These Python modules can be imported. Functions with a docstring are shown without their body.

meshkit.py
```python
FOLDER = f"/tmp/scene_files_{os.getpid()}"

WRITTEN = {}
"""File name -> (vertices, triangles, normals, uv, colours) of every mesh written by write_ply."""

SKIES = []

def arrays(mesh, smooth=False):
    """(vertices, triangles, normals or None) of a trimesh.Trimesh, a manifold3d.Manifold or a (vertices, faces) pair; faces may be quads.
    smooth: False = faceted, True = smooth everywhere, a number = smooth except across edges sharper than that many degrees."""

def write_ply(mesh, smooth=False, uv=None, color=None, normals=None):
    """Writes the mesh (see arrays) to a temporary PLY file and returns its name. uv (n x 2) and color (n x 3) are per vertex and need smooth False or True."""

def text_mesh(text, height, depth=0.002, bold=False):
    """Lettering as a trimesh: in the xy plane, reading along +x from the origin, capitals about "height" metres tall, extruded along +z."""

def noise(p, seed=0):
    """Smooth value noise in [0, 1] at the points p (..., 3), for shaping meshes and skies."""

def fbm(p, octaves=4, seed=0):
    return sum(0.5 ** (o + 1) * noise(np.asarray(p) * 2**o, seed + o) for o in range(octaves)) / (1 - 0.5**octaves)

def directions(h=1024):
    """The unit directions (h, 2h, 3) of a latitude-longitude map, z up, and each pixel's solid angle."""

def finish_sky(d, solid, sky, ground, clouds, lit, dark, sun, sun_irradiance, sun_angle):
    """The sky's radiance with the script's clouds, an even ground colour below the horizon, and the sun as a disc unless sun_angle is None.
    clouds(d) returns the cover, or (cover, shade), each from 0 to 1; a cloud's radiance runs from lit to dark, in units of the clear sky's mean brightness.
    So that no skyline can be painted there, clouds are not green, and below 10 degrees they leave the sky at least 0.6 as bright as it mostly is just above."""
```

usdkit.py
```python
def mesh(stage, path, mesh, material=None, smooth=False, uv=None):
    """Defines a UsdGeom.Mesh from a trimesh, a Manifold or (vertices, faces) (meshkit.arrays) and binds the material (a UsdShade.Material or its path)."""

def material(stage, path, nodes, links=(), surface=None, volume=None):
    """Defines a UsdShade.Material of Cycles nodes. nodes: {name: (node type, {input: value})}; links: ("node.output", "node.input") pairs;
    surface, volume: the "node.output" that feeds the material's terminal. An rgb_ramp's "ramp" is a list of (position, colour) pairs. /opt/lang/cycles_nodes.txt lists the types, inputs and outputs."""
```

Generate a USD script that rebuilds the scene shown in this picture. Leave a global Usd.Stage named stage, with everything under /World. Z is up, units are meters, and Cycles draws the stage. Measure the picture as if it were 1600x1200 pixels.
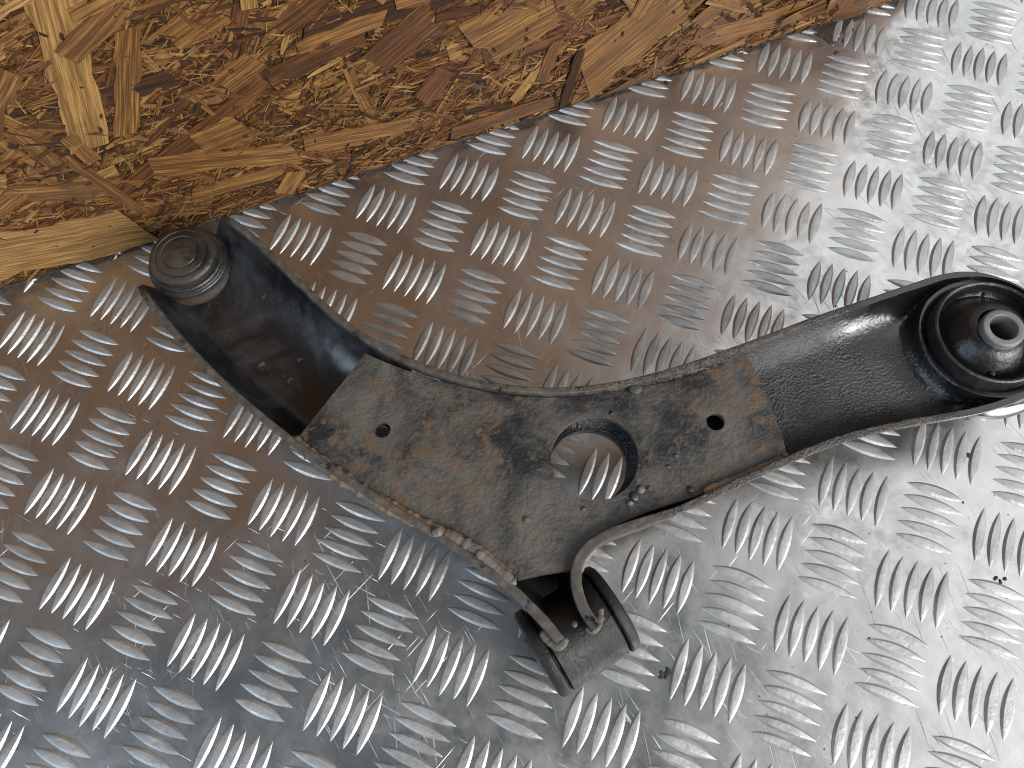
import math, random
import numpy as np, trimesh, manifold3d as m3
from scipy.interpolate import splprep, splev
from scipy.spatial import Delaunay
from scipy.spatial.transform import Rotation as Rot
from shapely.geometry import Polygon, Point, LineString
from pxr import Usd, UsdGeom, UsdLux, UsdShade, Gf, Sdf
import usdkit, meshkit

rng = np.random.default_rng(7)
stage = Usd.Stage.CreateInMemory()
UsdGeom.SetStageUpAxis(stage, UsdGeom.Tokens.z)
UsdGeom.SetStageMetersPerUnit(stage, 1.0)
world = UsdGeom.Xform.Define(stage, '/World'); stage.SetDefaultPrim(world.GetPrim())
UsdGeom.Scope.Define(stage, '/World/Looks')

# ------------------------------------------------------------------ camera
CR = Rot.from_rotvec([2.69623111, -0.542324974, 0.0384143084]).as_matrix()   # rows: right, down, forward
CT = np.array([0.443610915, -2.69283098, 8.86377029]) * 45.0                 # mm
CF = 1214.03                                                                 # focal length in pixels of a 1600 wide picture
CC = -CR.T @ CT
cam = UsdGeom.Camera.Define(stage, '/World/camera')
M = np.eye(4); M[0, :3] = CR[0]; M[1, :3] = -CR[1]; M[2, :3] = -CR[2]; M[3, :3] = CC / 1000
cam.AddTransformOp().Set(Gf.Matrix4d(*M.ravel().tolist()))
cam.CreateHorizontalApertureAttr(36.0); cam.CreateVerticalApertureAttr(27.0)
cam.CreateFocalLengthAttr(36.0 * CF / 1600); cam.CreateClippingRangeAttr(Gf.Vec2f(0.01, 50))
EXPOSURE = 0.14
cam.CreateExposureAttr(EXPOSURE)

# ------------------------------------------------------------------ light: a workshop lit through a wide opening on one side, plus two added lamps
def rect_light(name, pos, target, w, h, intensity, color):
    l = UsdLux.RectLight.Define(stage, '/World/' + name)
    z = np.array(pos, float) - np.array(target, float); z /= np.linalg.norm(z)
    x = np.cross([0, 1, 0.01], z); x /= np.linalg.norm(x); y = np.cross(z, x)
    m = np.eye(4); m[0, :3] = x; m[1, :3] = y; m[2, :3] = z; m[3, :3] = pos
    l.AddTransformOp().Set(Gf.Matrix4d(*m.ravel().tolist()))
    l.CreateWidthAttr(w); l.CreateHeightAttr(h); l.CreateIntensityAttr(intensity); l.CreateColorAttr(Gf.Vec3f(*color))
    l.CreateNormalizeAttr(False)
    return l
rect_light('opening_light', (1.50, 0.0, 1.75), (0.0, -0.2, 0.0), 1.9, 2.7, 1.1, (0.93, 0.97, 1.0))
rect_light('front_fill_light', (0.95, -2.05, 1.3), (-0.05, 0.0, 0.05), 1.7, 1.2, 16.5, (1.0, 0.98, 0.95))  # added fill lamp that brightens the board and the bar bevels
rect_light('channel_sheen_light', (-1.55, -0.62, 0.98), (-0.15, -0.05, 0.0), 0.8, 0.7, 7.0, (0.66, 0.83, 1.0))  # added cool lamp, aimed to give the left channel its sheen
def room_glow():
    usdkit.material(stage, '/World/Looks/room', {'b': ('background_shader', {'color': (0.75, 0.9, 1.0), 'strength': 0.11})}, surface='b.background')
    d = UsdLux.DomeLight.Define(stage, '/World/room_glow'); d.CreateIntensityAttr(1.0)
    UsdShade.MaterialBindingAPI.Apply(d.GetPrim()).Bind(UsdShade.Material.Get(stage, '/World/Looks/room'))
room_glow()

# ------------------------------------------------------------------ helpers (all lengths in mm until written)
def un(px, z):
    px = np.atleast_2d(px).astype(float)
    d = np.c_[(px - [800, 600]) / CF, np.ones(len(px))] @ CR
    t = (np.broadcast_to(np.asarray(z, float), (len(d),)) - CC[2]) / d[:, 2]
    return CC + d * t[:, None]
def proj(P):
    Y = np.atleast_2d(P) @ CR.T + CT
    return Y[:, :2] / Y[:, 2:] * CF + [800, 600]
used = {}
def path_for(parent, name):
    k = f'{parent}/{name}'; n = used.get(k, 0); used[k] = n + 1
    return k if n == 0 else f'{k}_{n:03d}'
ORIGIN = {}
def thing(name, label, cat=None, loc=(0, 0, 0), kind=None, group=None):
    p = path_for('/World', name); x = UsdGeom.Xform.Define(stage, p)
    x.AddTranslateOp().Set(Gf.Vec3d(*[c / 1000 for c in loc])); ORIGIN[p] = np.array(loc, float)
    tag(x.GetPrim(), label, cat, group, kind); return p
def tag(prim, label=None, cat=None, group=None, kind=None):
    for k, v in (('label', label), ('category', cat), ('group', group), ('kind', kind)):
        if v: prim.SetCustomDataByKey(k, v)
def part(parent, name, mesh, mat, smooth=35, label=None, kind=None, uv=None):
    """mesh in world mm -> ONE Mesh prim under parent"""
    root = '/'.join(parent.split('/')[:3]); o = ORIGIN.get(root, np.zeros(3))
    if hasattr(mesh, 'to_mesh'):
        mm = mesh.to_mesh(); v, f = np.array(mm.vert_properties[:, :3], float), np.array(mm.tri_verts)
    elif isinstance(mesh, tuple): v, f = np.asarray(mesh[0], float), np.asarray(mesh[1])
    else: v, f = np.array(mesh.vertices), np.array(mesh.faces)
    p = path_for(parent, name)
    g = usdkit.mesh(stage, p, ((v - o) / 1000, f), '/World/Looks/' + mat, smooth=smooth, uv=uv)
    tag(g.GetPrim(), label, kind=kind); return p
def spline(pts, n, s=2.0):
    pts = np.asarray(pts, float); tck, _ = splprep(pts.T, s=s * len(pts), k=3)
    u = np.linspace(0, 1, 2000); c = np.array(splev(u, tck)).T
    L = np.r_[0, np.cumsum(np.linalg.norm(np.diff(c, axis=0), axis=1))]
    q = np.linspace(0, L[-1], n)
    return np.c_[[np.interp(q, L, c[:, k]) for k in range(c.shape[1])]].T
def man(v, f):
    m = trimesh.Trimesh(v, f, process=False)
    return m3.Manifold(m3.Mesh(np.asarray(m.vertices, np.float32), np.asarray(m.faces, np.uint32)))
def revolve(profile, n=72):
    """closed (r,z) profile -> trimesh about z"""
    pr = np.asarray(profile, float); k = len(pr); a = np.linspace(0, 2 * math.pi, n, endpoint=False)
    v = np.stack([np.outer(np.cos(a), pr[:, 0]), np.outer(np.sin(a), pr[:, 0]), np.tile(pr[:, 1], (n, 1))], -1).reshape(-1, 3)
    f = []
    for i in range(n):
        for j in range(k):
            a0, a1, b0, b1 = i * k + j, i * k + (j + 1) % k, ((i + 1) % n) * k + j, ((i + 1) % n) * k + (j + 1) % k
            f += [(a0, b0, b1), (a0, b1, a1)]
    t = trimesh.Trimesh(v, f, process=False)
    if t.volume < 0: t.invert()
    return t
def place(t, R=None, loc=(0, 0, 0)):
    v = np.array(t.vertices)
    if R is not None: v = v @ np.asarray(R).T
    return trimesh.Trimesh(v + np.asarray(loc), t.faces, process=False)
def frame_z(z):
    z = np.asarray(z, float) / np.linalg.norm(z); x = np.cross([0, 0.3, 1], z); x /= np.linalg.norm(x)
    return np.c_[x, np.cross(z, x), z]
def blob(r, seed, squash=0.6, sub=2, amp=0.35):
    s = trimesh.creation.icosphere(sub, r); v = np.array(s.vertices)
    v *= 1 + amp * (meshkit.fbm(v / r * 1.3 + seed * 7.1, 3, seed)[:, None] - 0.5) * 2
    v[:, 2] *= squash; return trimesh.Trimesh(v, s.faces, process=False)

# ------------------------------------------------------------------ materials
def mat(name, nodes, links, surface='p.BSDF'):
    usdkit.material(stage, '/World/Looks/' + name, nodes, links, surface=surface)
MM = 1000.0
def plate_material():
    # streaky scratches in several directions, hazy grime, worn bright spots
    N = {'g': ('geometry', {}), 'p': ('principled_bsdf', {'metallic': 1.0, 'anisotropic': 0.0})}; L = []
    prev = None
    for k, (ang, sx, sy, lo, hi) in enumerate([(1.35, 22, 900, .68, .78), (0.45, 30, 1300, .70, .80), (2.3, 60, 1100, .69, .79), (1.75, 40, 1500, .67, .78)]):
        N[f'm{k}'] = ('mapping', {'mapping_type': 'texture', 'rotation': (0, 0, ang), 'scale': (1 / sx, 1 / sy, 0.01)})
        N[f'n{k}'] = ('noise_texture', {'scale': 1.0, 'detail': 1.5, 'roughness': .6, 'distortion': .15})
        N[f'r{k}'] = ('map_range', {'from_min': lo, 'from_max': hi, 'clamp': True})
        L += [('g.position', f'm{k}.vector'), (f'm{k}.vector', f'n{k}.vector'), (f'n{k}.fac', f'r{k}.value')]
        if prev is None: prev = f'r{k}.result'
        else:
            N[f'x{k}'] = ('math', {'math_type': 'maximum'}); L += [(prev, f'x{k}.value1'), (f'r{k}.result', f'x{k}.value2')]; prev = f'x{k}.value'
    # scratches only in patches
    N['pn'] = ('noise_texture', {'scale': 16.0, 'detail': 3}); N['pr'] = ('map_range', {'from_min': .44, 'from_max': .70})
    N['sc'] = ('math', {'math_type': 'multiply'})
    L += [('g.position', 'pn.vector'), ('pn.fac', 'pr.value'), (prev, 'sc.value1'), ('pr.result', 'sc.value2')]
    # grime
    N['gn'] = ('noise_texture', {'scale': 9.0, 'detail': 6, 'roughness': .62, 'distortion': .4})
    N['gr'] = ('map_range', {'from_min': .40, 'from_max': .66})
    N['fn'] = ('noise_texture', {'scale': 140.0, 'detail': 4, 'roughness': .7})
    N['fr'] = ('map_range', {'from_min': .40, 'from_max': .75})
    N['gm'] = ('math', {'math_type': 'multiply'})
    L += [('g.position', 'gn.vector'), ('gn.fac', 'gr.value'), ('g.position', 'fn.vector'), ('fn.fac', 'fr.value'), ('gr.result', 'gm.value1'), ('fr.result', 'gm.value2')]
    N['c1'] = ('mix_color', {'a': (.66, .64, .625), 'b': (.27, .245, .225)}); L += [('gm.value', 'c1.fac')]
    N['c2'] = ('mix_color', {'b': (.95, .95, .95)}); L += [('c1.result', 'c2.a'), ('sc.value', 'c2.fac'), ('c2.result', 'p.base_color')]
    # roughness
    N['rn'] = ('noise_texture', {'scale': 30.0, 'detail': 5, 'roughness': .65}); N['rr'] = ('map_range', {'from_min': .3, 'from_max': .7, 'to_min': .23, 'to_max': .38})
    N['ra'] = ('math', {'math_type': 'multiply_add', 'value2': .24}); N['rs'] = ('math', {'math_type': 'multiply_add', 'value2': .30})
    L += [('g.position', 'rn.vector'), ('rn.fac', 'rr.value'), ('gm.value', 'ra.value1'), ('rr.result', 'ra.value3'), ('sc.value', 'rs.value1'), ('ra.value', 'rs.value3'), ('rs.value', 'p.roughness')]
    # relief
    N['bn'] = ('noise_texture', {'scale': 260.0, 'detail': 5, 'roughness': .7}); N['bw'] = ('noise_texture', {'scale': 28.0, 'detail': 2})
    N['b0'] = ('bump', {'strength': .30, 'distance': .004}); N['b1'] = ('bump', {'strength': .05, 'distance': .0012}); N['b2'] = ('bump', {'strength': .8, 'distance': .0003, 'invert': True})
    L += [('g.position', 'bw.vector'), ('bw.fac', 'b0.height'), ('g.position', 'bn.vector'), ('bn.fac', 'b1.height'), ('b0.normal', 'b1.normal'), ('sc.value', 'b2.height'), ('b1.normal', 'b2.normal'), ('b2.normal', 'p.normal')]
    mat('aluminium', N, L)
plate_material()
def bar_material():
    N = {'g': ('geometry', {}), 'p': ('principled_bsdf', {'metallic': .78, 'specular_ior_level': .5})}
    N['n'] = ('noise_texture', {'scale': 420.0, 'detail': 4, 'roughness': .7}); N['w'] = ('noise_texture', {'scale': 60.0, 'detail': 3})
    N['c'] = ('rgb_ramp', {'ramp': [(.22, (.30, .295, .285)), (.5, (.46, .455, .45)), (.78, (.58, .58, .575))]})
    N['r'] = ('map_range', {'from_min': .3, 'from_max': .7, 'to_min': .54, 'to_max': .38})
    N['b'] = ('bump', {'strength': .35, 'distance': .0007})
    mat('aluminium_bar', N, [('g.position', 'n.vector'), ('g.position', 'w.vector'), ('w.fac', 'c.fac'), ('c.color', 'p.base_color'), ('n.fac', 'r.value'), ('r.result', 'p.roughness'), ('n.fac', 'b.height'), ('b.normal', 'p.normal')])
bar_material()
def steel(name, base, dust, rust, rust_lo, rust_hi, r0, r1, dust_lo=.45, dust_hi=.7, grain=900., grain_d=.0006, grain_s=.25, oil=None, spec=.5, rust_scale=55., edge=None):
    """old black paint: dust film, blotches of rust, optional oily film (a patch that is smooth and glossy)"""
    N = {'g': ('geometry', {}), 'p': ('principled_bsdf', {'specular_ior_level': spec})}; L = []
    N['dn'] = ('noise_texture', {'scale': 38.0, 'detail': 7, 'roughness': .68, 'distortion': .5}); N['dr'] = ('map_range', {'from_min': dust_lo, 'from_max': dust_hi})
    N['rn'] = ('noise_texture', {'scale': rust_scale, 'detail': 8, 'roughness': .72}); N['rl'] = ('noise_texture', {'scale': 11.0, 'detail': 2}); N['ra'] = ('math', {'math_type': 'multiply_add', 'value2': .55})
    N['rr'] = ('map_range', {'from_min': rust_lo, 'from_max': rust_hi})
    N['c1'] = ('mix_color', {'a': base, 'b': dust}); N['rc'] = ('mix_color', {'a': rust, 'b': tuple(c * 1.9 for c in rust)}); N['c2'] = ('mix_color', {})
    N['rf'] = ('noise_texture', {'scale': 300.0, 'detail': 3})
    L += [('g.position', 'dn.vector'), ('dn.fac', 'dr.value'), ('g.position', 'rn.vector'), ('g.position', 'rl.vector'), ('rl.fac', 'ra.value1'), ('rn.fac', 'ra.value3'), ('ra.value', 'rr.value'),
          ('dr.result', 'c1.fac'), ('g.position', 'rf.vector'), ('rf.fac', 'rc.fac'), ('c1.result', 'c2.a'), ('rc.result', 'c2.b'), ('rr.result', 'c2.fac')]
    N['q1'] = ('map_range', {'from_min': 0., 'from_max': 1., 'to_min': r0, 'to_max': r1}); N['mx'] = ('math', {'math_type': 'maximum'})
    L += [('dr.result', 'mx.value1'), ('rr.result', 'mx.value2'), ('mx.value', 'q1.value')]
    N['bn'] = ('noise_texture', {'scale': grain, 'detail': 3, 'roughness': .6}); N['b1'] = ('bump', {'strength': grain_s, 'distance': grain_d}); N['b2'] = ('bump', {'strength': .3, 'distance': .002 if oil else .0008})
    L += [('g.position', 'bn.vector'), ('bn.fac', 'b1.height')] + ([] if oil else [('rr.result', 'b2.height')]) + [('b1.normal', 'b2.normal'), ('b2.normal', 'p.normal')]
    if edge:
        (z0, z1), ec = edge
        N['ex'] = ('separate_xyz', {}); N['ez'] = ('map_range', {'from_min': z0, 'from_max': z1}); N['en'] = ('noise_texture', {'scale': 130., 'detail': 6, 'roughness': .7}); N['er'] = ('map_range', {'from_min': .36, 'from_max': .56})
        N['em'] = ('math', {'math_type': 'multiply'}); N['ec2'] = ('rgb_ramp', {'ramp': [(.3, tuple(c * .4 for c in ec)), (.55, ec), (.8, tuple(c * 2.2 for c in ec))]}); N['c3'] = ('mix_color', {}); N['q3'] = ('mix_float', {'b': .7})
        N['exl'] = ('map_range', {'from_min': .06, 'from_max': -.04, 'to_min': .35, 'to_max': 1.0}); N['em2'] = ('math', {'math_type': 'multiply'})
        L += [('g.position', 'ex.vector'), ('ex.z', 'ez.value'), ('g.position', 'en.vector'), ('en.fac', 'er.value'), ('ez.result', 'em.value1'), ('er.result', 'em.value2'), ('ex.x', 'exl.value'), ('em.value', 'em2.value1'), ('exl.result', 'em2.value2'), ('rf.fac', 'ec2.fac'),
              ('c2.result', 'c3.a'), ('ec2.color', 'c3.b'), ('em2.value', 'c3.fac'), ('q1.result', 'q3.a'), ('em2.value', 'q3.fac')]
        csrc, qsrc = 'c3.result', 'q3.result'
    else: csrc, qsrc = 'c2.result', 'q1.result'
    if oil:
        (x0, x1), lo, hi, dark = oil
        N['sx'] = ('separate_xyz', {}); N['xr'] = ('map_range', {'from_min': x0, 'from_max': x1}); N['on'] = ('noise_texture', {'scale': 24.0, 'detail': 4, 'roughness': .55, 'distortion': .3})
        N['oa'] = ('math', {'math_type': 'multiply_add', 'value2': .6}); N['or'] = ('map_range', {'from_min': lo, 'from_max': hi})
        N['co'] = ('mix_color', {'b': dark}); N['ro'] = ('mix_float', {'b': .2}); N['gs'] = ('map_range', {'to_min': 1.0, 'to_max': .5}); N['gx'] = ('map_range', {'from_min': -.06, 'from_max': .0, 'to_min': .07, 'to_max': .6}); N['gm'] = ('math', {'math_type': 'multiply'})
        L += [('g.position', 'sx.vector'), ('sx.x', 'xr.value'), ('g.position', 'on.vector'), ('xr.result', 'oa.value1'), ('on.fac', 'oa.value3'), ('oa.value', 'or.value'),
              (csrc, 'co.a'), ('or.result', 'co.fac'), ('co.result', 'p.base_color'), (qsrc, 'ro.a'), ('or.result', 'ro.fac'), ('ro.value' if 0 else 'ro.result', 'p.roughness'), ('or.result', 'gs.value'), ('on.fac', 'b2.height'), ('gs.result', 'gm.value1'), ('sx.x', 'gx.value'), ('gx.result', 'gm.value2'), ('gm.value', 'b1.strength')]
    else: L += [(csrc, 'p.base_color'), (qsrc, 'p.roughness')]
    mat(name, N, L)
steel('black_paint', (.006, .007, .009), (.036, .037, .040), (.07, .04, .02), 1.0, 1.15, .30, .62, dust_lo=.46, dust_hi=.78, oil=((.02, .075), .95, 1.07, (.008, .008, .009)), spec=.85, edge=((.0412, .0428), (.055, .043, .032)))
steel('cover_steel', (.013, .0135, .015), (.088, .077, .065), (.062, .038, .022), .785, .90, .30, .74, dust_lo=.40, dust_hi=.62, grain=560., grain_s=.65, rust_scale=150.)
steel('rusty_edge', (.05, .042, .035), (.13, .11, .09), (.14, .075, .035), .72, .92, .42, .8, dust_lo=.35, dust_hi=.65, grain=900, grain_d=.001, grain_s=.4)
steel('dark_iron', (.013, .0105, .0085), (.036, .025, .017), (.040, .026, .017), .74, .96, .38, .75, dust_lo=.45, dust_hi=.7)
steel('tube_iron', (.008, .008, .008), (.024, .021, .018), (.09, .06, .035), .88, 1.05, .48, .8, dust_lo=.48, dust_hi=.72, grain=600, spec=.35)
steel('worn_steel', (.10, .10, .10), (.20, .19, .18), (.09, .06, .04), .95, 1.15, .32, .6, dust_lo=.4, dust_hi=.7)
steel('weld_metal', (.05, .044, .038), (.16, .145, .13), (.12, .07, .035), .85, 1.0, .25, .6, dust_lo=.4, dust_hi=.6, grain=500)
steel('scuffed_iron', (.013, .013, .0135), (.05, .048, .045), (.05, .03, .018), .85, 1.05, .25, .5, dust_lo=.45, dust_hi=.72)
steel('rubber', (.010, .010, .011), (.03, .028, .027), (.03, .028, .026), 1.2, 1.4, .16, .5, dust_lo=.55, dust_hi=.85, grain=500, grain_s=.10, spec=.5)
steel('grime', (.012, .010, .009), (.04, .03, .022), (.03, .02, .012), .7, .9, .7, .95)  # dirt; also colours the strip of gap shade at the board foot
def wood(name, dark, mid, light, rough=.5):
    N = {'t': ('texture_coordinate', {}), 'g': ('geometry', {}), 'p': ('principled_bsdf', {'specular_ior_level': .3}), 'm': ('mapping', {'scale': (14., 420., 1.)}), 'm2': ('mapping', {'scale': (60., 1600., 1.)})}
    N['n'] = ('noise_texture', {'scale': 1.0, 'detail': 5, 'roughness': .65, 'distortion': .5}); N['n2'] = ('noise_texture', {'scale': 1.0, 'detail': 2})
    N['a'] = ('math', {'math_type': 'multiply_add', 'value2': .9}); N['s'] = ('math', {'math_type': 'add', 'value2': -.47})
    N['i'] = ('math', {'math_type': 'multiply_add', 'value2': .34}); N['s2'] = ('math', {'math_type': 'add', 'value2': -.17})
    N['c'] = ('rgb_ramp', {'ramp': [(.22, dark), (.5, mid), (.8, light)]})
    N['dn'] = ('noise_texture', {'scale': 45., 'detail': 6, 'roughness': .7}); N['dr'] = ('map_range', {'from_min': .56, 'from_max': .74}); N['cd'] = ('mix_color', {'b': (.05, .028, .014)}); N['dm'] = ('math', {'math_type': 'multiply', 'value2': .8})
    N['b'] = ('bump', {'strength': .5, 'distance': .0006})
    mat(name, N, [('t.UV', 'm.vector'), ('m.vector', 'n.vector'), ('t.UV', 'm2.vector'), ('m2.vector', 'n2.vector'), ('n2.fac', 'a.value1'), ('n.fac', 'a.value3'), ('a.value', 's.value1'),
        ('g.random_per_island', 'i.value1'), ('s.value', 'i.value3'), ('i.value', 's2.value1'), ('s2.value', 'c.fac'), ('g.position', 'dn.vector'), ('dn.fac', 'dr.value'), ('dr.result', 'dm.value1'), ('dm.value', 'cd.fac'), ('c.color', 'cd.a'), ('cd.result', 'p.base_color'),
        ('n2.fac', 'b.height'), ('b.normal', 'p.normal')] + [] )
    UsdShade.Shader.Get(stage, f'/World/Looks/{name}/p').CreateInput('roughness', Sdf.ValueTypeNames.Float).Set(rough)
wood('wood_pale', (0.1260, 0.0630, 0.0185), (0.3024, 0.1680, 0.0538), (0.4704, 0.3108, 0.1260))
wood('wood_tan', (0.0756, 0.0319, 0.0084), (0.2184, 0.1050, 0.0286), (0.3696, 0.2100, 0.0714))
wood('wood_brown', (0.0420, 0.0151, 0.0042), (0.1344, 0.0504, 0.0118), (0.2688, 0.1260, 0.0361))
wood('wood_dark', (0.0151, 0.0067, 0.0025), (0.0588, 0.0210, 0.0050), (0.1428, 0.0546, 0.0143), .85)
def board_material():
    N = {'g': ('geometry', {}), 'p': ('principled_bsdf', {'roughness': .6}), 'm': ('mapping', {'scale': (30., 30., 75.)}), 'v': ('voronoi_texture', {'scale': 1.0}), 'n': ('noise_texture', {'scale': 2.2, 'detail': 5, 'roughness': .7}),
         'c': ('rgb_ramp', {'ramp': [(.2, (.04, .018, .007)), (.5, (.16, .075, .024)), (.8, (.32, .18, .065))]}), 'b': ('bump', {'strength': .5, 'distance': .001})}
    mat('board', N, [('g.position', 'm.vector'), ('m.vector', 'n.vector'), ('n.fac', 'c.fac'), ('c.color', 'p.base_color'), ('n.fac', 'b.height'), ('b.normal', 'p.normal')])
board_material()

# ------------------------------------------------------------------ the wall of pressed wood strands
WA = -0.041                                               # the wall's foot: y = 22.2 + WA * x
WD = np.array([1, WA, 0]) / math.hypot(1, WA)             # along the wall
WN = np.array([WA, -1, 0]) / math.hypot(1, WA)            # out of the wall, towards the camera
WO = np.array([0, 22.2, 0])
def on_wall(px):
    d = np.c_[(np.atleast_2d(px).astype(float) - [800, 600]) / CF, np.ones(len(np.atleast_2d(px)))] @ CR
    t = ((WO - CC) @ WN) / (d @ WN); P = CC + d * t[:, None] - WO
    return np.c_[P @ WD, P[:, 2]]
wall = thing('strand_board_wall', 'brown pressed strand board standing upright behind the metal plate', 'wall board', tuple(WO), kind=None)
def wall_pt(u, v, w): return WO + np.outer(u, WD) + np.outer(v, [0, 0, 1]) + np.outer(w, WN)
def slab():
    c = [(-620, 0.6), (214, 0.6), (214, 520), (-620, 520)]; v = []
    for w in (0.0, -15.0): v += [wall_pt([a], [b], [w])[0] for a, b in c]
    return np.array(v), np.array([(0, 1, 2), (0, 2, 3), (4, 6, 5), (4, 7, 6), (0, 5, 1), (0, 4, 5), (1, 6, 2), (1, 5, 6), (2, 7, 3), (2, 6, 7), (3, 4, 0), (3, 7, 4)])
part(wall, 'board', slab(), 'board', smooth=False)
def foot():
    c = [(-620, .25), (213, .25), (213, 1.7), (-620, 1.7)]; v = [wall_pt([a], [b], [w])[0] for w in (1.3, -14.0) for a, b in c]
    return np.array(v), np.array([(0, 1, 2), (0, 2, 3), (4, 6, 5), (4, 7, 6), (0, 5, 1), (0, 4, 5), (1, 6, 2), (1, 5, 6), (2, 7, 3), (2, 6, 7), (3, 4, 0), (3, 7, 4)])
part(wall, 'foot_shade_strip', foot(), 'grime', smooth=False, label='dark strip for the dirty shadow gap at the foot of the board')  # shade of the gap under the board, put into colour along with dirt
def strand(u, v, L, W, ang, w, th, tilt, roll, seed):
    """one wood flake: ragged ends, slightly wavy sides. returns verts (wall coords -> world), faces, uv"""
    r = np.random.default_rng(seed); n = (9 if W > 4 else 6) if L > 14 else 3
    s = np.linspace(-.5, .5, n) * L; top = W / 2 * (1 + (.10 if L > 14 else .16) * r.standard_normal(n)); bot = -W / 2 * (1 + (.10 if L > 14 else .16) * r.standard_normal(n))
    k0 = .25 if W < 4 else .72; top[0] *= r.uniform(k0, 1.05); top[-1] *= r.uniform(k0, 1.05); bot[0] *= r.uniform(k0, 1.05); bot[-1] *= r.uniform(k0, 1.05)
    e = W * .35; st = s + np.r_[r.uniform(-e, e), np.zeros(n - 2), r.uniform(-e, e)]; sb = s + np.r_[r.uniform(-e, e), np.zeros(n - 2), r.uniform(-e, e)]
    x = np.r_[st, sb]; y = np.r_[top, bot]; h = w + x * math.tan(tilt) + y * math.tan(roll) + r.normal(0, .10 * min(1, L / 30), len(x))
    ca, sa = math.cos(ang), math.sin(ang); U = u + x * ca - y * sa; V = v + x * sa + y * ca
    V = np.maximum(V, 1.5)
    up = wall_pt(U, V, h); dn = wall_pt(U, V, np.minimum(h - th, h - .1))
    m = 2 * n; f = []
    for i in range(n - 1):
        f += [(i, n + i, n + i + 1), (i, n + i + 1, i + 1)]
    rim = list(range(n)) + list(range(2 * n - 1, n - 1, -1))
    for a, b in zip(rim, rim[1:] + rim[:1]): f += [(a, b, b + m), (a, b + m, a + m)]
    f = np.array(f); vv = np.r_[up, dn]
    off = r.uniform(0, 3, 2)
    uv = np.c_[np.tile(x, 2) / 1000 + off[0], np.tile(y, 2) / 1000 + off[1]]
    # face outward
    nrm = np.cross(vv[f[0, 1]] - vv[f[0, 0]], vv[f[0, 2]] - vv[f[0, 0]])
    if nrm @ WN < 0: f = f[:, ::-1]
    return vv, f, uv
def seg(p0, p1, wpx, tone, lift=2.6):
    """a strand traced between two pixels of the photograph, in wall coordinates"""
    a, b = on_wall([p0, p1]); c = (a + b) / 2; d = b - a
    q = on_wall([((p0[0] + p1[0]) / 2, (p0[1] + p1[1]) / 2), ((p0[0] + p1[0]) / 2 + wpx * -(p1[1] - p0[1]) / math.hypot(p1[0] - p0[0], p1[1] - p0[1]), (p0[1] + p1[1]) / 2 + wpx * (p1[0] - p0[0]) / math.hypot(p1[0] - p0[0], p1[1] - p0[1]))])
    nn = np.array([-d[1], d[0]]) / np.hypot(*d)
    return (c[0], c[1], np.hypot(*d), abs((q[1] - q[0]) @ nn), math.atan2(d[1], d[0]), lift - .5, tone)
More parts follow.
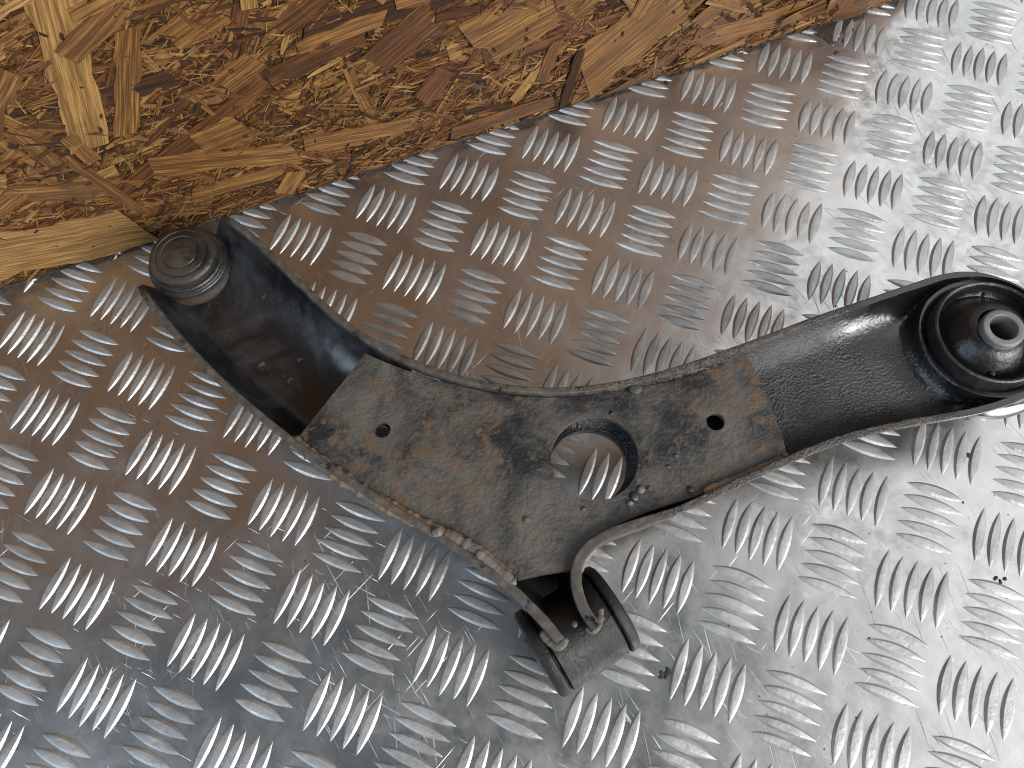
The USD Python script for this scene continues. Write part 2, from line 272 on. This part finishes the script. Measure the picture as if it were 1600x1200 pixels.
marked = [seg((75, -30), (140, 225), 70, 0), seg((200, 40), (195, 205), 42, 1, 2.5), seg((-60, 405), (235, 352), 62, 0, 2.9), seg((185, 300), (415, 120), 26, 2, 2.4), seg((300, 225), (385, 190), 40, 1, 2.7),
          seg((905, 120), (1075, -20), 62, 1, 2.6), seg((878, 160), (906, 70), 13, 3, 3.0), seg((230, 255), (460, 235), 30, 1, 2.5), seg((340, 135), (400, 90), 44, 1, 2.3), seg((470, 60), (700, -20), 40, 3, 2.2),
          seg((420, 120), (560, 50), 30, 2, 2.6), seg((840, 130), (868, 60), 16, 2, 2.8), seg((480, 220), (640, 190), 22, 1, 2.7), seg((0, 300), (220, 290), 26, 1, 2.3), seg((660, 150), (700, 100), 30, 2, 2.4),
          seg((10, 190), (95, 260), 26, 1, 2.2), seg((470, 70), (600, 20), 24, 1, 2.75), seg((300, 300), (440, 260), 18, 1, 2.9), seg((760, 80), (900, 0), 36, 1, 2.2), seg((440, 300), (465, 262), 26, 1, 3.0), seg((1090, 60), (1260, 10), 26, 1, 2.3), seg((700, 205), (860, 155), 18, 2, 2.8), seg((150, 250), (100, 205), 24, 1, 2.8), seg((100, 240), (230, 330), 14, 1, 2.9)]
TONES = ['wood_pale', 'wood_tan', 'wood_brown', 'wood_dark']
seedc = 100
for (u, v, L, W, ang, w, tone) in marked:
    vv, f, uv = strand(u, v, L, W, ang, w, .9, 0, 0, seedc); seedc += 1
    part(wall, 'wood_strand', (vv, f), TONES[tone], smooth=False, uv=uv)
def on_marked(u, v):
    for (cu, cv, L, W, a, *_) in marked:
        x, y = (u - cu) * math.cos(a) + (v - cv) * math.sin(a), -(u - cu) * math.sin(a) + (v - cv) * math.cos(a)
        if abs(x) < L / 2 and abs(y) < W / 2: return True
    return False
big = []
def visible_wall(u, v, margin=60):
    p = proj(wall_pt([u], [v], [0]))[0]; return -margin < p[0] < 1600 + margin and -margin < p[1] < 1200
while len(big) < 276:
    u, v = rng.uniform(-420, 210), rng.uniform(2, 330)
    if not visible_wall(u, v): continue
    if on_marked(u, v): continue
    k = len(big)
    if k < 120: L, W, lift = rng.uniform(30, 110), rng.uniform(4, 15), rng.uniform(.2, 1.2)
    else: L, W, lift = rng.uniform(16, 62), rng.uniform(1.6, 5), rng.uniform(.8, 1.7)
    ang = rng.normal(0.12, .5) if rng.random() < .8 else rng.uniform(0, math.pi)
    big.append((u, v, L, W, ang, lift, rng.choice(4, p=[.10, .34, .40, .16])))
for (u, v, L, W, ang, w, tone) in big:
    vv, f, uv = strand(u, v, L, W, ang, w, .7, rng.normal(0, .02), rng.normal(0, .05), seedc); seedc += 1
    part(wall, 'wood_strand', (vv, f), TONES[tone], smooth=False, uv=uv)
def loose(count, lr, wr, lift, area, tone_p, name, only_view=True, spread=.55):
    groups = {t: ([], [], [], 0) for t in range(4)}
    global seedc; n = 0; acc = [[[], [], [], 0] for _ in range(4)]
    while n < count:
        u, v = rng.uniform(*area[0]), rng.uniform(*area[1])
        if only_view and not visible_wall(u, v): continue
        if only_view and on_marked(u, v) and rng.random() < .9: continue
        if not only_view and visible_wall(u, v, -20): continue
        L, W = rng.uniform(*lr), rng.uniform(*wr); ang = rng.normal(0.1, spread)
        vv, f, uv = strand(u, v, L, W, ang, rng.uniform(*lift), .3, rng.normal(0, .06), rng.normal(0, .15), seedc); seedc += 1; n += 1
        a = acc[rng.choice(4, p=tone_p)]; a[0].append(vv); a[1].append(f + a[3]); a[2].append(uv); a[3] += len(vv)
    for t in range(4):
        a = acc[t]
        if a[0]: part(wall, name, (np.vstack(a[0]), np.vstack(a[1])), TONES[t], smooth=False, kind='stuff', uv=np.vstack(a[2]))
loose(1700, (5, 26), (.5, 2.2), (.9, 1.8), ((-420, 210), (1, 330)), (.14, .3, .34, .22), 'splinters')
loose(3600, (2, 11), (.22, .7), (1.2, 1.9), ((-420, 210), (1, 330)), (.28, .24, .22, .26), 'fine_splinters', spread=.8)
loose(1300, (20, 70), (5, 18), (.2, 2.2), ((-610, 195), (8, 510)), (.25, .4, .25, .1), 'outer_strands', only_view=False)

def dark_flecks(count):
    vs, fs, uvs, n, k = [], [], [], 0, 50000
    while k < 50000 + count:
        u, v = rng.uniform(-420, 210), rng.uniform(2, 330)
        if not visible_wall(u, v): continue
        L = rng.uniform(1.0, 3.2); vv, f, uv = strand(u, v, L, L * rng.uniform(.4, .8), rng.uniform(0, 3), rng.uniform(1.9, 2.6), .2, 0, 0, k); k += 1
        vs.append(vv); fs.append(f + n); uvs.append(uv); n += len(vv)
    part(wall, 'dark_flecks', (np.vstack(vs), np.vstack(fs)), 'wood_dark', smooth=False, kind='stuff', uv=np.vstack(uvs))
dark_flecks(170)

# ------------------------------------------------------------------ the five-bar tread plate
plate = thing('tread_plate', 'worn aluminium five-bar tread plate covering the bench under the arm', None, (0, 0, 0), kind='structure')
def plate_sheet():
    xs, ys = np.linspace(-900, 800, 171), np.linspace(-1000, 60, 107); X, Y = np.meshgrid(xs, ys, indexing='ij')
    P = np.c_[X.ravel(), Y.ravel()]; Z = 0.35 * (meshkit.fbm(np.c_[P / 130, 0 * P[:, 0]], 2, 5) - .5)
    v = np.c_[P, Z]; a, b = len(xs), len(ys); i, j = np.meshgrid(np.arange(a - 1), np.arange(b - 1), indexing='ij'); k = (i * b + j).ravel()
    top = np.r_[np.c_[k, k + b, k + b + 1], np.c_[k, k + b + 1, k + 1]]
    box = trimesh.creation.box((1700, 1060, 2.5)); bv = box.vertices + [-50, -470, -2.0]
    return v, top, bv, np.array(box.faces)
v, f, bv, bf = plate_sheet()
part(plate, 'sheet', (v, f), 'aluminium', smooth=True)
part(plate, 'sheet_body', (bv, bf), 'aluminium', smooth=False)
def bar(cx, cy, ang, L, seed):
    """one raised almond-shaped bar with a worn crest, its foot sunk into the sheet"""
    r = np.random.default_rng(seed); n = 13; t = np.linspace(-1, 1, n); L = L * r.uniform(.95, 1.04); Wd = 2.45 * r.uniform(.92, 1.08); H = 1.1 * r.uniform(.85, 1.05)
    hw = Wd * (1 - t ** 2) ** 1.0 + .04; hh = H * (1 - np.abs(t) ** 2.4) ** .7
    sec = [(-1.0, -.25), (-.93, .20), (-.55, .86), (0.0, 1.0), (.55, .86), (.93, .20), (1.0, -.25)]
    bow = .35 * (1 - t ** 2); flat = r.uniform(.82, 1.02)
    v = []
    for i in range(n):
        for (a, b) in sec:
            h = min(b * hh[i], H * flat) if b > 0 else -.25
            v.append((t[i] * L / 2, a * hw[i] + bow[i], h))
    v = np.array(v); k = len(sec); f = []
    for i in range(n - 1):
        for j in range(k - 1):
            a = i * k + j; f += [(a, a + k, a + k + 1), (a, a + k + 1, a + 1)]
    ca, sa = math.cos(ang), math.sin(ang)
    w = np.c_[cx + v[:, 0] * ca - v[:, 1] * sa, cy + v[:, 0] * sa + v[:, 1] * ca, v[:, 2]]
    return w, np.array(f)
PI_ = 45.0; PJ = 45.0 * .95472
bars = []
for a in range(-30, 34):
    for b in range(-4, 46):
        if (a + b) % 2: continue
        i, j = a / 2, b / 2; cx, cy = PI_ * i, -PJ * j; horiz = a % 2 != 0
        if not (-560 < cx < 420 and -560 < cy < 60): continue
        ang = math.atan2(-15.7, 16.3) if horiz else math.atan2(17.1, 16.6); d = np.array([math.cos(ang), math.sin(ang)]); s = np.array([-d[1], d[0]])
        for k in range(-2, 3):
            c = np.array([cx, cy]) + s * 5.75 * k
            if c[1] > 22.2 + WA * c[0] + 4: continue
            bars.append((c[0], c[1], ang, 23.8, len(bars) + 9000))

# ------------------------------------------------------------------ the control arm
ZT = 44.0
A_px = [(207, 440), (213, 462), (243, 497), (280, 533), (330, 580), (367, 617), (413, 661), (461, 705), (510, 742), (555, 776), (597, 801), (650, 826), (699, 849), (741, 872), (769, 893), (793, 918), (815, 948), (840, 982), (864, 1013)]
B_px = [(342, 329), (360, 333), (381, 350), (413, 380), (457, 427), (493, 457), (530, 492), (577, 521), (620, 547), (648, 564), (706, 583), (755, 594), (825, 601), (895, 600), (958, 598), (1040, 579), (1100, 559), (1160, 535), (1220, 514), (1260, 496), (1320, 475), (1380, 458), (1425, 444), (1464, 431), (1500, 423), (1530, 424), (1560, 432), (1595, 449), (1630, 474), (1658, 510), (1668, 550), (1655, 588), (1625, 614), (1584, 630), (1530, 638), (1470, 650), (1425, 662), (1380, 675), (1320, 698), (1239, 727), (1160, 764), (1115, 784), (1060, 800), (1000, 815), (955, 835), (925, 862), (912, 895), (913, 925), (921, 950), (938, 968)]
A = spline(un(A_px, ZT)[:, :2], 110); B = spline(un(B_px, ZT)[:, :2], 300, s=1.2)
sx = lambda x: np.clip(x, 0, 1) ** 2 * (3 - 2 * np.clip(x, 0, 1))
def floor_z(x): return 25.0 + 9.5 * sx((np.asarray(x) + 90) / 110.0)
TH = 3.0
def flange(C, inward, draft, reach, tip0=0., tip1=0., drop=3.0):
    n = len(C); T = np.gradient(C, axis=0); T /= np.linalg.norm(T, axis=1, keepdims=True); N = np.c_[-T[:, 1], T[:, 0]] * inward
    rings = []
    jit = meshkit.fbm(np.c_[C / 9.0, np.zeros(n)], 3, 3) - .5
    for i in range(n):
        zf = float(floor_z(C[i, 0])); w, r = draft[i], reach[i]; zt = ZT + .5 * jit[i]
        s = i / (n - 1); L = np.linalg.norm(np.diff(C, axis=0), axis=1).sum()
        e0, e1 = s * L, (1 - s) * L
        if tip0: zt -= drop * (1 - sx(e0 / tip0))
        if tip1: zt -= drop * (1 - sx(e1 / tip1))
        th = TH * (1 + .35 * float(np.clip((3.6 - w) / 2, 0, 1))) + .5 * jit[(i * 3) % n]
        p0 = np.array([th + .15 * w, zt - .30 * (zt - zf)]); p1 = np.array([th + w, zf]); p2 = np.array([th + w + r, zf])
        bz = [(1 - t) ** 2 * p0 + 2 * t * (1 - t) * p1 + t * t * p2 for t in np.linspace(0, 1, 9)]
        q0 = np.array([.15 * w, zt - .30 * (zt - zf) - 1]); q1 = np.array([w + .4, zf - TH]); q2 = np.array([th + w + r, zf - TH])
        bq = [(1 - t) ** 2 * q0 + 2 * t * (1 - t) * q1 + t * t * q2 for t in np.linspace(1, 0, 6)]
        prof = [np.array([0, zt - .7]), np.array([.25, zt - .2]), np.array([.8, zt]), np.array([th - .8, zt]), np.array([th - .2, zt - .25]), np.array([th, zt - .8])] + bz + bq
        rings.append([np.r_[C[i] + N[i] * p[0], p[1]] for p in prof])
    k = len(rings[0]); v = np.array(rings).reshape(-1, 3); f = []
    for i in range(n - 1):
        for j in range(k):
            a, b = i * k + j, i * k + (j + 1) % k; f += [(a, a + k, b + k), (a, b + k, b)]
    c0, c1 = len(v), len(v) + 1; v = np.r_[v, [v[:k].mean(0), v[-k - 0 - k:][k:].mean(0) if 0 else v[(n - 1) * k:n * k].mean(0)]]
    for j in range(k): f += [(c0, j, (j + 1) % k), (c1, (n - 1) * k + (j + 1) % k, (n - 1) * k + j)]
    t = trimesh.Trimesh(v, f, process=False)
    if t.volume < 0: t.invert()
    return t
nA, nB = len(A), len(B); sB = np.linspace(0, 1, nB)
pB = proj(np.c_[B, np.full(nB, ZT)])
left_B = np.where(sB < .5, 1 - sx((pB[:, 0] - 480) / 200), 0)
fork_B = sx((sB - .88) / .06)
dB = 4.5 + 4.0 * left_B - 3.2 * fork_B; rB = 6.0 + 15 * left_B - 3.0 * fork_B
tA = np.linspace(0, 1, nA); fork_A = sx((tA - .75) / .12)
dA = 5.0 - 3.2 * fork_A; rA = 6.0 - 2.5 * fork_A
cent = np.vstack([A, B]).mean(0)
def side(C, i, p): # +1 when the left normal points towards p
    t = C[i + 1] - C[i - 1]; n = np.array([-t[1], t[0]]); return 1 if n @ (p - C[i]) > 0 else -1
inA = side(A, 20, B[20]); inB = side(B, 30, A[30])
fa, fb = flange(A, inA, dA, rA, tip0=10, drop=5), flange(B, inB, dB, rB, tip0=9, drop=4)
arm = thing('control_arm', 'black rusty pressed steel car suspension control arm lying on the tread plate', 'control arm', (cent[0], cent[1], 0))
outline = Polygon(np.vstack([A, B[::-1]])).buffer(0)
bed = outline.buffer(-8.5).buffer(2.0)
if bed.geom_type != 'Polygon': bed = max(bed.geoms, key=lambda g: g.area)
# the open left end: let the bed run out to the mouth of the channel
mouth = Polygon([A[1] + (B[1] - A[1]) * .14, A[16] + (B[16] - A[16]) * .16, B[16] + (A[16] - B[16]) * .18, B[1] + (A[1] - B[1]) * .16])
bed = bed.union(mouth).buffer(.01)
cs = m3.CrossSection([np.array(bed.exterior.coords)[:-1]])
if cs.area() <= 0: cs = m3.CrossSection([np.array(bed.exterior.coords)[:-1][::-1]])
bedm = cs.extrude(TH, 0).refine_to_length(6.0)
bedm = bedm.warp_batch(lambda p: np.c_[p[:, 0], p[:, 1], p[:, 2] - TH + floor_z(p[:, 0]) - .02 ])
body = man(fa.vertices, fa.faces) + man(fb.vertices, fb.faces) + bedm
# bushing seat, with a rolled shoulder, and holes
bush_c = un((1553, 517), 47.0)[0]
joint_c = un((280, 393), 40.0)[0]
zs = float(floor_z(bush_c[0]))
seat = place(revolve([(22.4, 18), (26.0, 18), (26.0, zs - 4), (30.5, zs - 3), (30.5, zs - .2), (28, zs + .8), (26.4, zs + 3), (25.9, zs + 6.2), (25.2, zs + 7.0), (23.8, zs + 7.0), (22.4, zs + 6.0)]), loc=(bush_c[0], bush_c[1], 0))
body = body - m3.Manifold.cylinder(60, 25.6, 25.6, 64).translate([bush_c[0], bush_c[1], 5]) + man(seat.vertices, seat.faces)
COVER_Z = 40.5
hole_big = un((929, 715), COVER_Z)[0]; hole_l = un((597.5, 672), COVER_Z)[0]; hole_r = un((1118, 659), COVER_Z)[0]
cyl = lambda c, r, z0=0, h=80: m3.Manifold.cylinder(h, r, r, 56).translate([c[0], c[1], z0])
low = un((917, 729), 29.0)[0]
body = body - cyl(low, 15.3) - cyl(un((593, 677), 27)[0], 4.2)
BODY = part(arm, 'pressed_body', body, 'black_paint', smooth=38)

# cover plate: welded on between the flanges
cov_px = [(571, 552), (620, 572), (660, 585), (706, 598), (755, 608), (825, 615), (895, 615), (958, 613), (1040, 597), (1100, 576), (1166, 551), (1185, 590), (1205, 635), (1222, 680), (1231, 712), (1160, 745), (1097, 773), (1068, 783), (1022, 799), (980, 809), (957, 824), (936, 841), (915, 862), (903, 880), (897, 890), (850, 897), (808, 908), (790, 888), (769, 872), (735, 852), (699, 832), (650, 810), (600, 785), (557, 759), (512, 725), (468, 679)]
cw = un(cov_px, COVER_Z)[:, :2]
def smooth_run(i0, i1, n): return spline(cw[i0:i1 + 1], n, s=.15)
cov = np.vstack([smooth_run(0, 10, 50), cw[11:14], smooth_run(14, 24, 60)[:], cw[25:26], smooth_run(26, 35, 50)])
cpoly = Polygon(cov).buffer(0)
ring = np.array(cpoly.exterior.coords)[:-1]; cc = m3.CrossSection([ring]); cc = cc if cc.area() > 0 else m3.CrossSection([ring[::-1]])
def plate_from(cs, z1, th, ch=.5):
    lo = cs.extrude(th - ch).translate([0, 0, z1 - th]); inner = cs.offset(-ch, m3.JoinType.Round)
    steps = [cs.offset(-ch * (1 - math.cos(a)), m3.JoinType.Round).extrude(.001 + ch * math.sin(a)).translate([0, 0, z1 - ch]) for a in (math.pi / 8, math.pi / 4, 3 * math.pi / 8, math.pi / 2)]
    for s in steps: lo = lo + s
    return lo
cover = plate_from(cc, COVER_Z, 2.6)
cover = cover - cyl(hole_big, 16.5) - cyl(hole_l, 3.2) - cyl(hole_r, 3.5)
cover = cover.refine_to_length(5.0)
def cover_dip(p):
    z = p[:, 2].copy(); P = np.c_[p[:, 0] / 42, p[:, 1] / 42, 0 * z]
    z += 1.1 * (meshkit.fbm(P, 2, 11) - .5)
    return np.c_[p[:, 0], p[:, 1], z]
cover = cover.warp_batch(cover_dip)
COVER = part(arm, 'cover_plate', cover, 'cover_steel', smooth=30)
# sleeve between the two big holes
def tube(c, r0, r1, z0, z1, n=72): return place(revolve([(r0, z0), (r1, z0), (r1, z1), (r0, z1)], n), loc=(c[0], c[1], 0))
# stamped mark, thin raised strokes following the photograph
def stroke(p0, p1, w=.55, z=COVER_Z + .12, h=.5):
    a, b = un([p0, p1], z)[:, :2]; d = b - a; L = np.hypot(*d); t = trimesh.creation.box((L + w, w, h)); ang = math.atan2(d[1], d[0])
    z0 = cover_dip(np.array([[*(a + b) / 2, COVER_Z]]))[0, 2] - h / 2 + .10
    t.apply_transform(trimesh.transformations.rotation_matrix(ang, [0, 0, 1])); t.apply_translation([*(a + b) / 2, z0]); return t
st = [((802, 655), (823, 655)), ((802, 655), (800, 676)), ((792, 676), (821, 676)), ((818, 681), (816, 704)), ((790, 705), (816, 705)), ((798, 733), (798, 780)), ((826, 745), (826, 792))]
part(COVER, 'stamped_mark', trimesh.util.concatenate([stroke(*s) for s in st]), 'cover_steel', smooth=False)

# weld seams: wavering beads along the edges
def bead(pts_px, z, r, seed, n=None, flat=.6):
    P = un(pts_px, z); P = spline(P, n or max(8, int(len(P) * 6)), s=.05); T = np.gradient(P, axis=0); T /= np.linalg.norm(T, axis=1, keepdims=True)
    N = np.cross(T, [0, 0, 1]); N /= np.linalg.norm(N, axis=1, keepdims=True); k = 10; v = []
    nz = meshkit.fbm(P / 2.2 + seed, 3, seed); lump = .05 * np.sin(np.arange(len(P)) * 1.9 + seed)
    for i in range(len(P)):
        rr = r * (1 + .9 * (nz[i] - .5) + lump[i]) * (min(1, .35 + .3 * i, .35 + .3 * (len(P) - 1 - i)))
        for a in np.linspace(0, 2 * math.pi, k, endpoint=False): v.append(P[i] + N[i] * rr * math.cos(a) + np.array([0, 0, rr * flat * math.sin(a)]))
    v = np.array(v); f = []
    for i in range(len(P) - 1):
        for j in range(k): a, b = i * k + j, i * k + (j + 1) % k; f += [(a, b, b + k), (a, b + k, a + k)]
    c0, c1 = len(v), len(v) + 1; v = np.r_[v, [P[0], P[-1]]]
    for j in range(k): f += [(c0, (j + 1) % k, j), (c1, (c1 - 2) // k * 0 + (len(P) - 1) * k + j, (len(P) - 1) * k + (j + 1) % k)]
    t = trimesh.Trimesh(v, f, process=False)
    if t.volume < 0: t.invert()
    return t
part(arm, 'weld_seam', bead([(452, 684), (480, 704), (510, 727), (557, 762), (600, 789), (650, 814), (699, 836), (735, 856), (769, 878), (796, 905)], 41.5, 2.6, 1, 130), 'rusty_edge', smooth=60, label='rusty weld seam along the lower left edge of the cover')
part(arm, 'weld_seam', bead([(640, 573), (706, 594), (755, 605), (825, 612), (895, 612), (958, 609), (1010, 601)], 40.0, 1.6, 2, 110), 'rusty_edge', smooth=60, label='rusty weld seam along the inner curve of the cover')
part(arm, 'weld_seam', bead([(1040, 588), (1080, 576), (1120, 561), (1158, 546)], 41.2, 1.7, 3, 50), 'rusty_edge', smooth=60)
part(arm, 'weld_seam', bead([(1100, 768), (1140, 753), (1185, 734), (1224, 715)], 41.3, 1.7, 4, 60), 'rusty_edge', smooth=60)
part(arm, 'weld_seam', bead([(930, 852), (914, 868), (905, 886), (903, 898)], 41.5, 2.0, 5, 30), 'weld_metal', smooth=60, label='bright lumpy weld at the neck of the fork')
part(arm, 'weld_seam', bead([(745, 862), (772, 884), (800, 908), (806, 914)], 43.4, 1.8, 6, 34, .5), 'weld_metal', smooth=60, label='bright weld at the left neck of the fork')
part(arm, 'weld_seam', bead([(846, 986), (860, 1003), (872, 1012), (880, 1004), (884, 996)], 41.2, 1.5, 8, 40, .5), 'rusty_edge', smooth=60, label='bright weld at the left fork tip')
part(arm, 'weld_seam', bead([(917, 978), (928, 984), (936, 972), (936, 950)], 40.6, 1.5, 9, 40, .5), 'rusty_edge', smooth=60, label='weld at the right fork tip')
for k, (px, z, r, m) in enumerate([((683, 831), 44.5, 1.9, 'weld_metal'), ((993, 607), 42.6, 2.6, 'cover_steel'), ((1001, 765), 41.0, 1.5, 'weld_metal'), ((984, 786), 41.0, 1.2, 'weld_metal'), ((991, 776), 40.8, 1.9, 'dark_iron'), ((1015, 763), 41, 1.0, 'cover_steel'),
        ((1044, 729), 40.7, .9, 'cover_steel'), ((1056, 712), 40.7, 1.0, 'cover_steel'), ((1080, 765), 40.9, 1.2, 'dark_iron'), ((912, 795), 40.8, 1.0, 'cover_steel'), ((823, 812), 40.8, 1.4, 'cover_steel'), ((955, 645), 40.8, 1.0, 'dark_iron'), ((897, 975), 39.6, 1.2, 'weld_metal'), ((1228, 712), 41, 1.5, 'weld_metal')]):
    c = un(px, z)[0]; b = blob(r, k + 3); b.apply_translation(c - [0, 0, .2]); part(arm, 'weld_spatter', b, m, smooth=60)

# ball joint at the left end
jb = joint_c
def jl(profile, n=80): return place(revolve(profile, n), loc=(jb[0], jb[1], 0))
JB = part(arm, 'ball_joint', jl([(0.01, 22), (18.8, 22), (18.8, 25.6), (18.3, 27.0), (17.8, 28.0), (17.4, 30.0), (0.01, 30.0)]), 'dark_iron', smooth=40)
part(JB, 'collar', jl([(13.5, 28.6), (17.2, 28.6), (17.7, 29.2), (17.7, 31.0), (17.3, 31.6), (16.8, 31.8), (16.5, 32.3), (16.5, 33.6), (16.1, 34.2), (15.4, 34.4), (13.5, 34.4)]), 'scuffed_iron', smooth=28, label='bare scuffed ring around the ball joint cap')
part(JB, 'cap', jl([(0.01, 33), (14.9, 33), (15.0, 35.8), (14.8, 36.9), (14.2, 37.7), (13.2, 38.3), (12.0, 38.5), (11.7, 38.1), (11.2, 38.1), (10.9, 38.7), (9.6, 39.2), (8.4, 39.5), (8.1, 39.2), (7.7, 39.2), (7.4, 39.7), (5.4, 40.3), (2.6, 41.0), (0.01, 41.3)]), 'dark_iron', smooth=24, label='rusty domed cap with a pressed ring')

# large upright rubber bushing at the right end
bc = bush_c
def bl(profile, dx=0, dy=0, n=96): return place(revolve(profile, n), loc=(bc[0] + dx, bc[1] + dy, 0))
BU = part(arm, 'large_bushing', bl([(20.2, 12), (22.3, 12), (22.3, zs + 6.2), (22.0, zs + 9), (21.8, zs + 11.6), (21.6, zs + 12.4), (21.0, zs + 12.7), (20.2, zs + 12.3)]), 'scuffed_iron', smooth=40, label='thin bare steel ring of the upright bushing')
INN = np.array(un((1567, 514), 52.0)[0]) - [bc[0], bc[1], 0]
part(BU, 'rubber', bl([(7.6, 6), (20.4, 6), (20.4, zs + 8.6), (19.6, zs + 7.0), (18.6, zs + 6.2), (17.4, zs + 6.8), (15.8, zs + 9.2), (13.6, zs + 12.2), (11.6, zs + 14.4), (9.8, zs + 15.4), (7.6, zs + 15.8)]), 'rubber', smooth=50)
part(BU, 'inner_tube', bl([(4.9, 2), (7.6, 2), (7.9, 6), (7.9, zs + 17.8), (7.5, zs + 18.5), (7.0, zs + 18.7), (5.5, zs + 18.7), (5.1, zs + 18.4), (4.9, zs + 17.8)], INN[0] * .9, INN[1] * .9), 'worn_steel', smooth=40, label='grey inner tube with a round bolt hole')
for k, px in enumerate([(1538, 461), (1551, 583)]):
    c = un(px, zs + 9.2)[0]; b = blob(1.2, 40 + k, .7, 2, .1); b.apply_translation(c - [0, 0, .2]); part(BU, 'moulding_pip', b, 'rubber', smooth=60)

# lying bushing held in the fork
TR = 18.2
e0, e1 = un((852, 1030), 20)[0], un((962, 958), 20)[0]
ax = (e1 - e0); ax[2] = 0; ax /= np.linalg.norm(ax); mid = (un((901, 984), 20)[0]); mid[2] = TR
HL = 12.6; RT = frame_z(ax)
tubep = [(14, -HL), (16.2, -HL), (17.2, -HL + .6), (17.2, HL - .6), (16.2, HL), (14, HL)]
TB = part(arm, 'fork_bushing', place(revolve(tubep, 96), RT, mid), 'tube_iron', smooth=40, label='dark steel tube lying across the fork')
for s in (-1, 1):
    lip = [(12.5, s * (HL + .3)), (16.2, s * (HL + .4)), (17.2, s * (HL + .8)), (17.5, s * (HL + 1.6)), (17.2, s * (HL + 4.0)), (16.0, s * (HL + 4.9)), (14.2, s * (HL + 5.1)), (12.5, s * (HL + 4.6))]
    part(TB, 'end_lip', place(revolve(lip, 96), RT, mid), 'tube_iron', smooth=50)
part(TB, 'rubber', place(revolve([(6.0, -HL - 3), (14.2, -HL - 3), (14.2, HL + 3), (6.0, HL + 3)], 64), RT, mid), 'rubber', smooth=40)
part(TB, 'inner_tube', place(revolve([(5.0, -HL - 6), (7.5, -HL - 6), (7.5, HL + 6), (5.0, HL + 6)], 64), RT, mid), 'worn_steel', smooth=40)

# ------------------------------------------------------------------ write the bars: the 300 that show largest, the rest as one part
def rank(b):
    c = np.array([[b[0], b[1], 0.]]); d = np.array([math.cos(b[2]), math.sin(b[2]), 0]) * b[3] / 2
    p = proj(np.r_[c - d, c + d]); m = p.mean(0)
    if not (-5 < m[0] < 1605 and -5 < m[1] < 1205): return 0
    if outline.buffer(3).contains(Point(*un(m, ZT)[0][:2])): return 0
    return np.linalg.norm(p[1] - p[0])
order = sorted(range(len(bars)), key=lambda k: -rank(bars[k])); shown = set(order[:300])
rest_v, rest_f, nv = [], [], 0
for k, b in enumerate(bars):
    v, f = bar(*b)
    if k in shown: part(plate, 'raised_bar', (v, f), 'aluminium_bar', smooth=20)
    else: rest_v.append(v); rest_f.append(f + nv); nv += len(v)
part(plate, 'raised_bars', (np.vstack(rest_v), np.vstack(rest_f)), 'aluminium_bar', smooth=20, kind='stuff')

# ------------------------------------------------------------------ loose dirt
def crumbs(name, pts, sizes, m, label, sub=1):
    vs, fs, n = [], [], 0
    for k, (p, s) in enumerate(zip(pts, sizes)):
        b = blob(s, k, .55, sub, .5); v = np.array(b.vertices); a = rng.uniform(0, 6.28); st_ = rng.uniform(.6, 1.8)
        v = np.c_[v[:, 0] * st_, v[:, 1], v[:, 2]]; v = np.c_[v[:, 0] * math.cos(a) - v[:, 1] * math.sin(a), v[:, 0] * math.sin(a) + v[:, 1] * math.cos(a), v[:, 2]]
        vs.append(v + p); fs.append(np.array(b.faces) + n); n += len(v)
    g = usdkit.mesh(stage, path_for('/World', name), (np.vstack(vs) / 1000, np.vstack(fs)), '/World/Looks/' + m, smooth=60); tag(g.GetPrim(), label, None, None, 'stuff')
pts, sz = [], []
for k in range(230):
    x = rng.uniform(-330, 230); pts.append((x, 22.2 + WA * x - 1.2 - abs(rng.normal(0, 1.1)), .1)); sz.append(rng.uniform(.3, 1.0))
for k in range(260):
    p = un((rng.uniform(0, 1600), rng.uniform(0, 1200)), 0)[0]
    if p[1] > 15: continue
    pts.append((p[0], p[1], .15)); sz.append(rng.choice([.2, .28, .4], p=[.65, .28, .07]))
for px, r, n in [((1318, 46), 6, 40), ((1300, 66), 2, 16), ((1306, 82), 2, 4), ((1040, 1052), 1.6, 14), ((1512, 712), .5, 1), ((242, 433), 1.5, 3), ((1041, 131), 1.5, 4), ((1560, 908), 3, 4)]:
    c = un(px, 0)[0]
    for _ in range(n): pts.append((c[0] + rng.normal(0, r * .6), c[1] + rng.normal(0, r * .35), .1)); sz.append(rng.uniform(.4, 1.1))
crumbs('dirt_crumbs', pts, sz, 'grime', 'black dirt crumbs scattered on the plate and along the foot of the board')

def grime_patch():
    P = np.array([(1254, 42), (1275, 35), (1300, 33), (1325, 29), (1352, 26), (1330, 36), (1313, 44), (1304, 52), (1307, 64), (1296, 69), (1290, 60), (1279, 57), (1262, 50)], float)
    w = un(P, 0)[:, :2]; c = spline(np.vstack([w, w[:1]]), 120, s=.3); c += (meshkit.fbm(np.c_[c / 1.6, 0 * c[:, :1]], 3, 21) - .5)[:, None] * np.array([[1.6, 1.2]])
    g = Polygon(c).buffer(0); g = g if g.geom_type == 'Polygon' else max(g.geoms, key=lambda q: q.area)
    m = trimesh.creation.extrude_polygon(g, .75, engine='earcut'); m.apply_translation([0, 0, -.3])
    p = usdkit.mesh(stage, '/World/grime_patch', (np.array(m.vertices) / 1000, np.array(m.faces)), '/World/Looks/grime')
    tag(p.GetPrim(), 'black oily grime stuck to the plate at the foot of the board', None, None, 'stuff')
grime_patch()
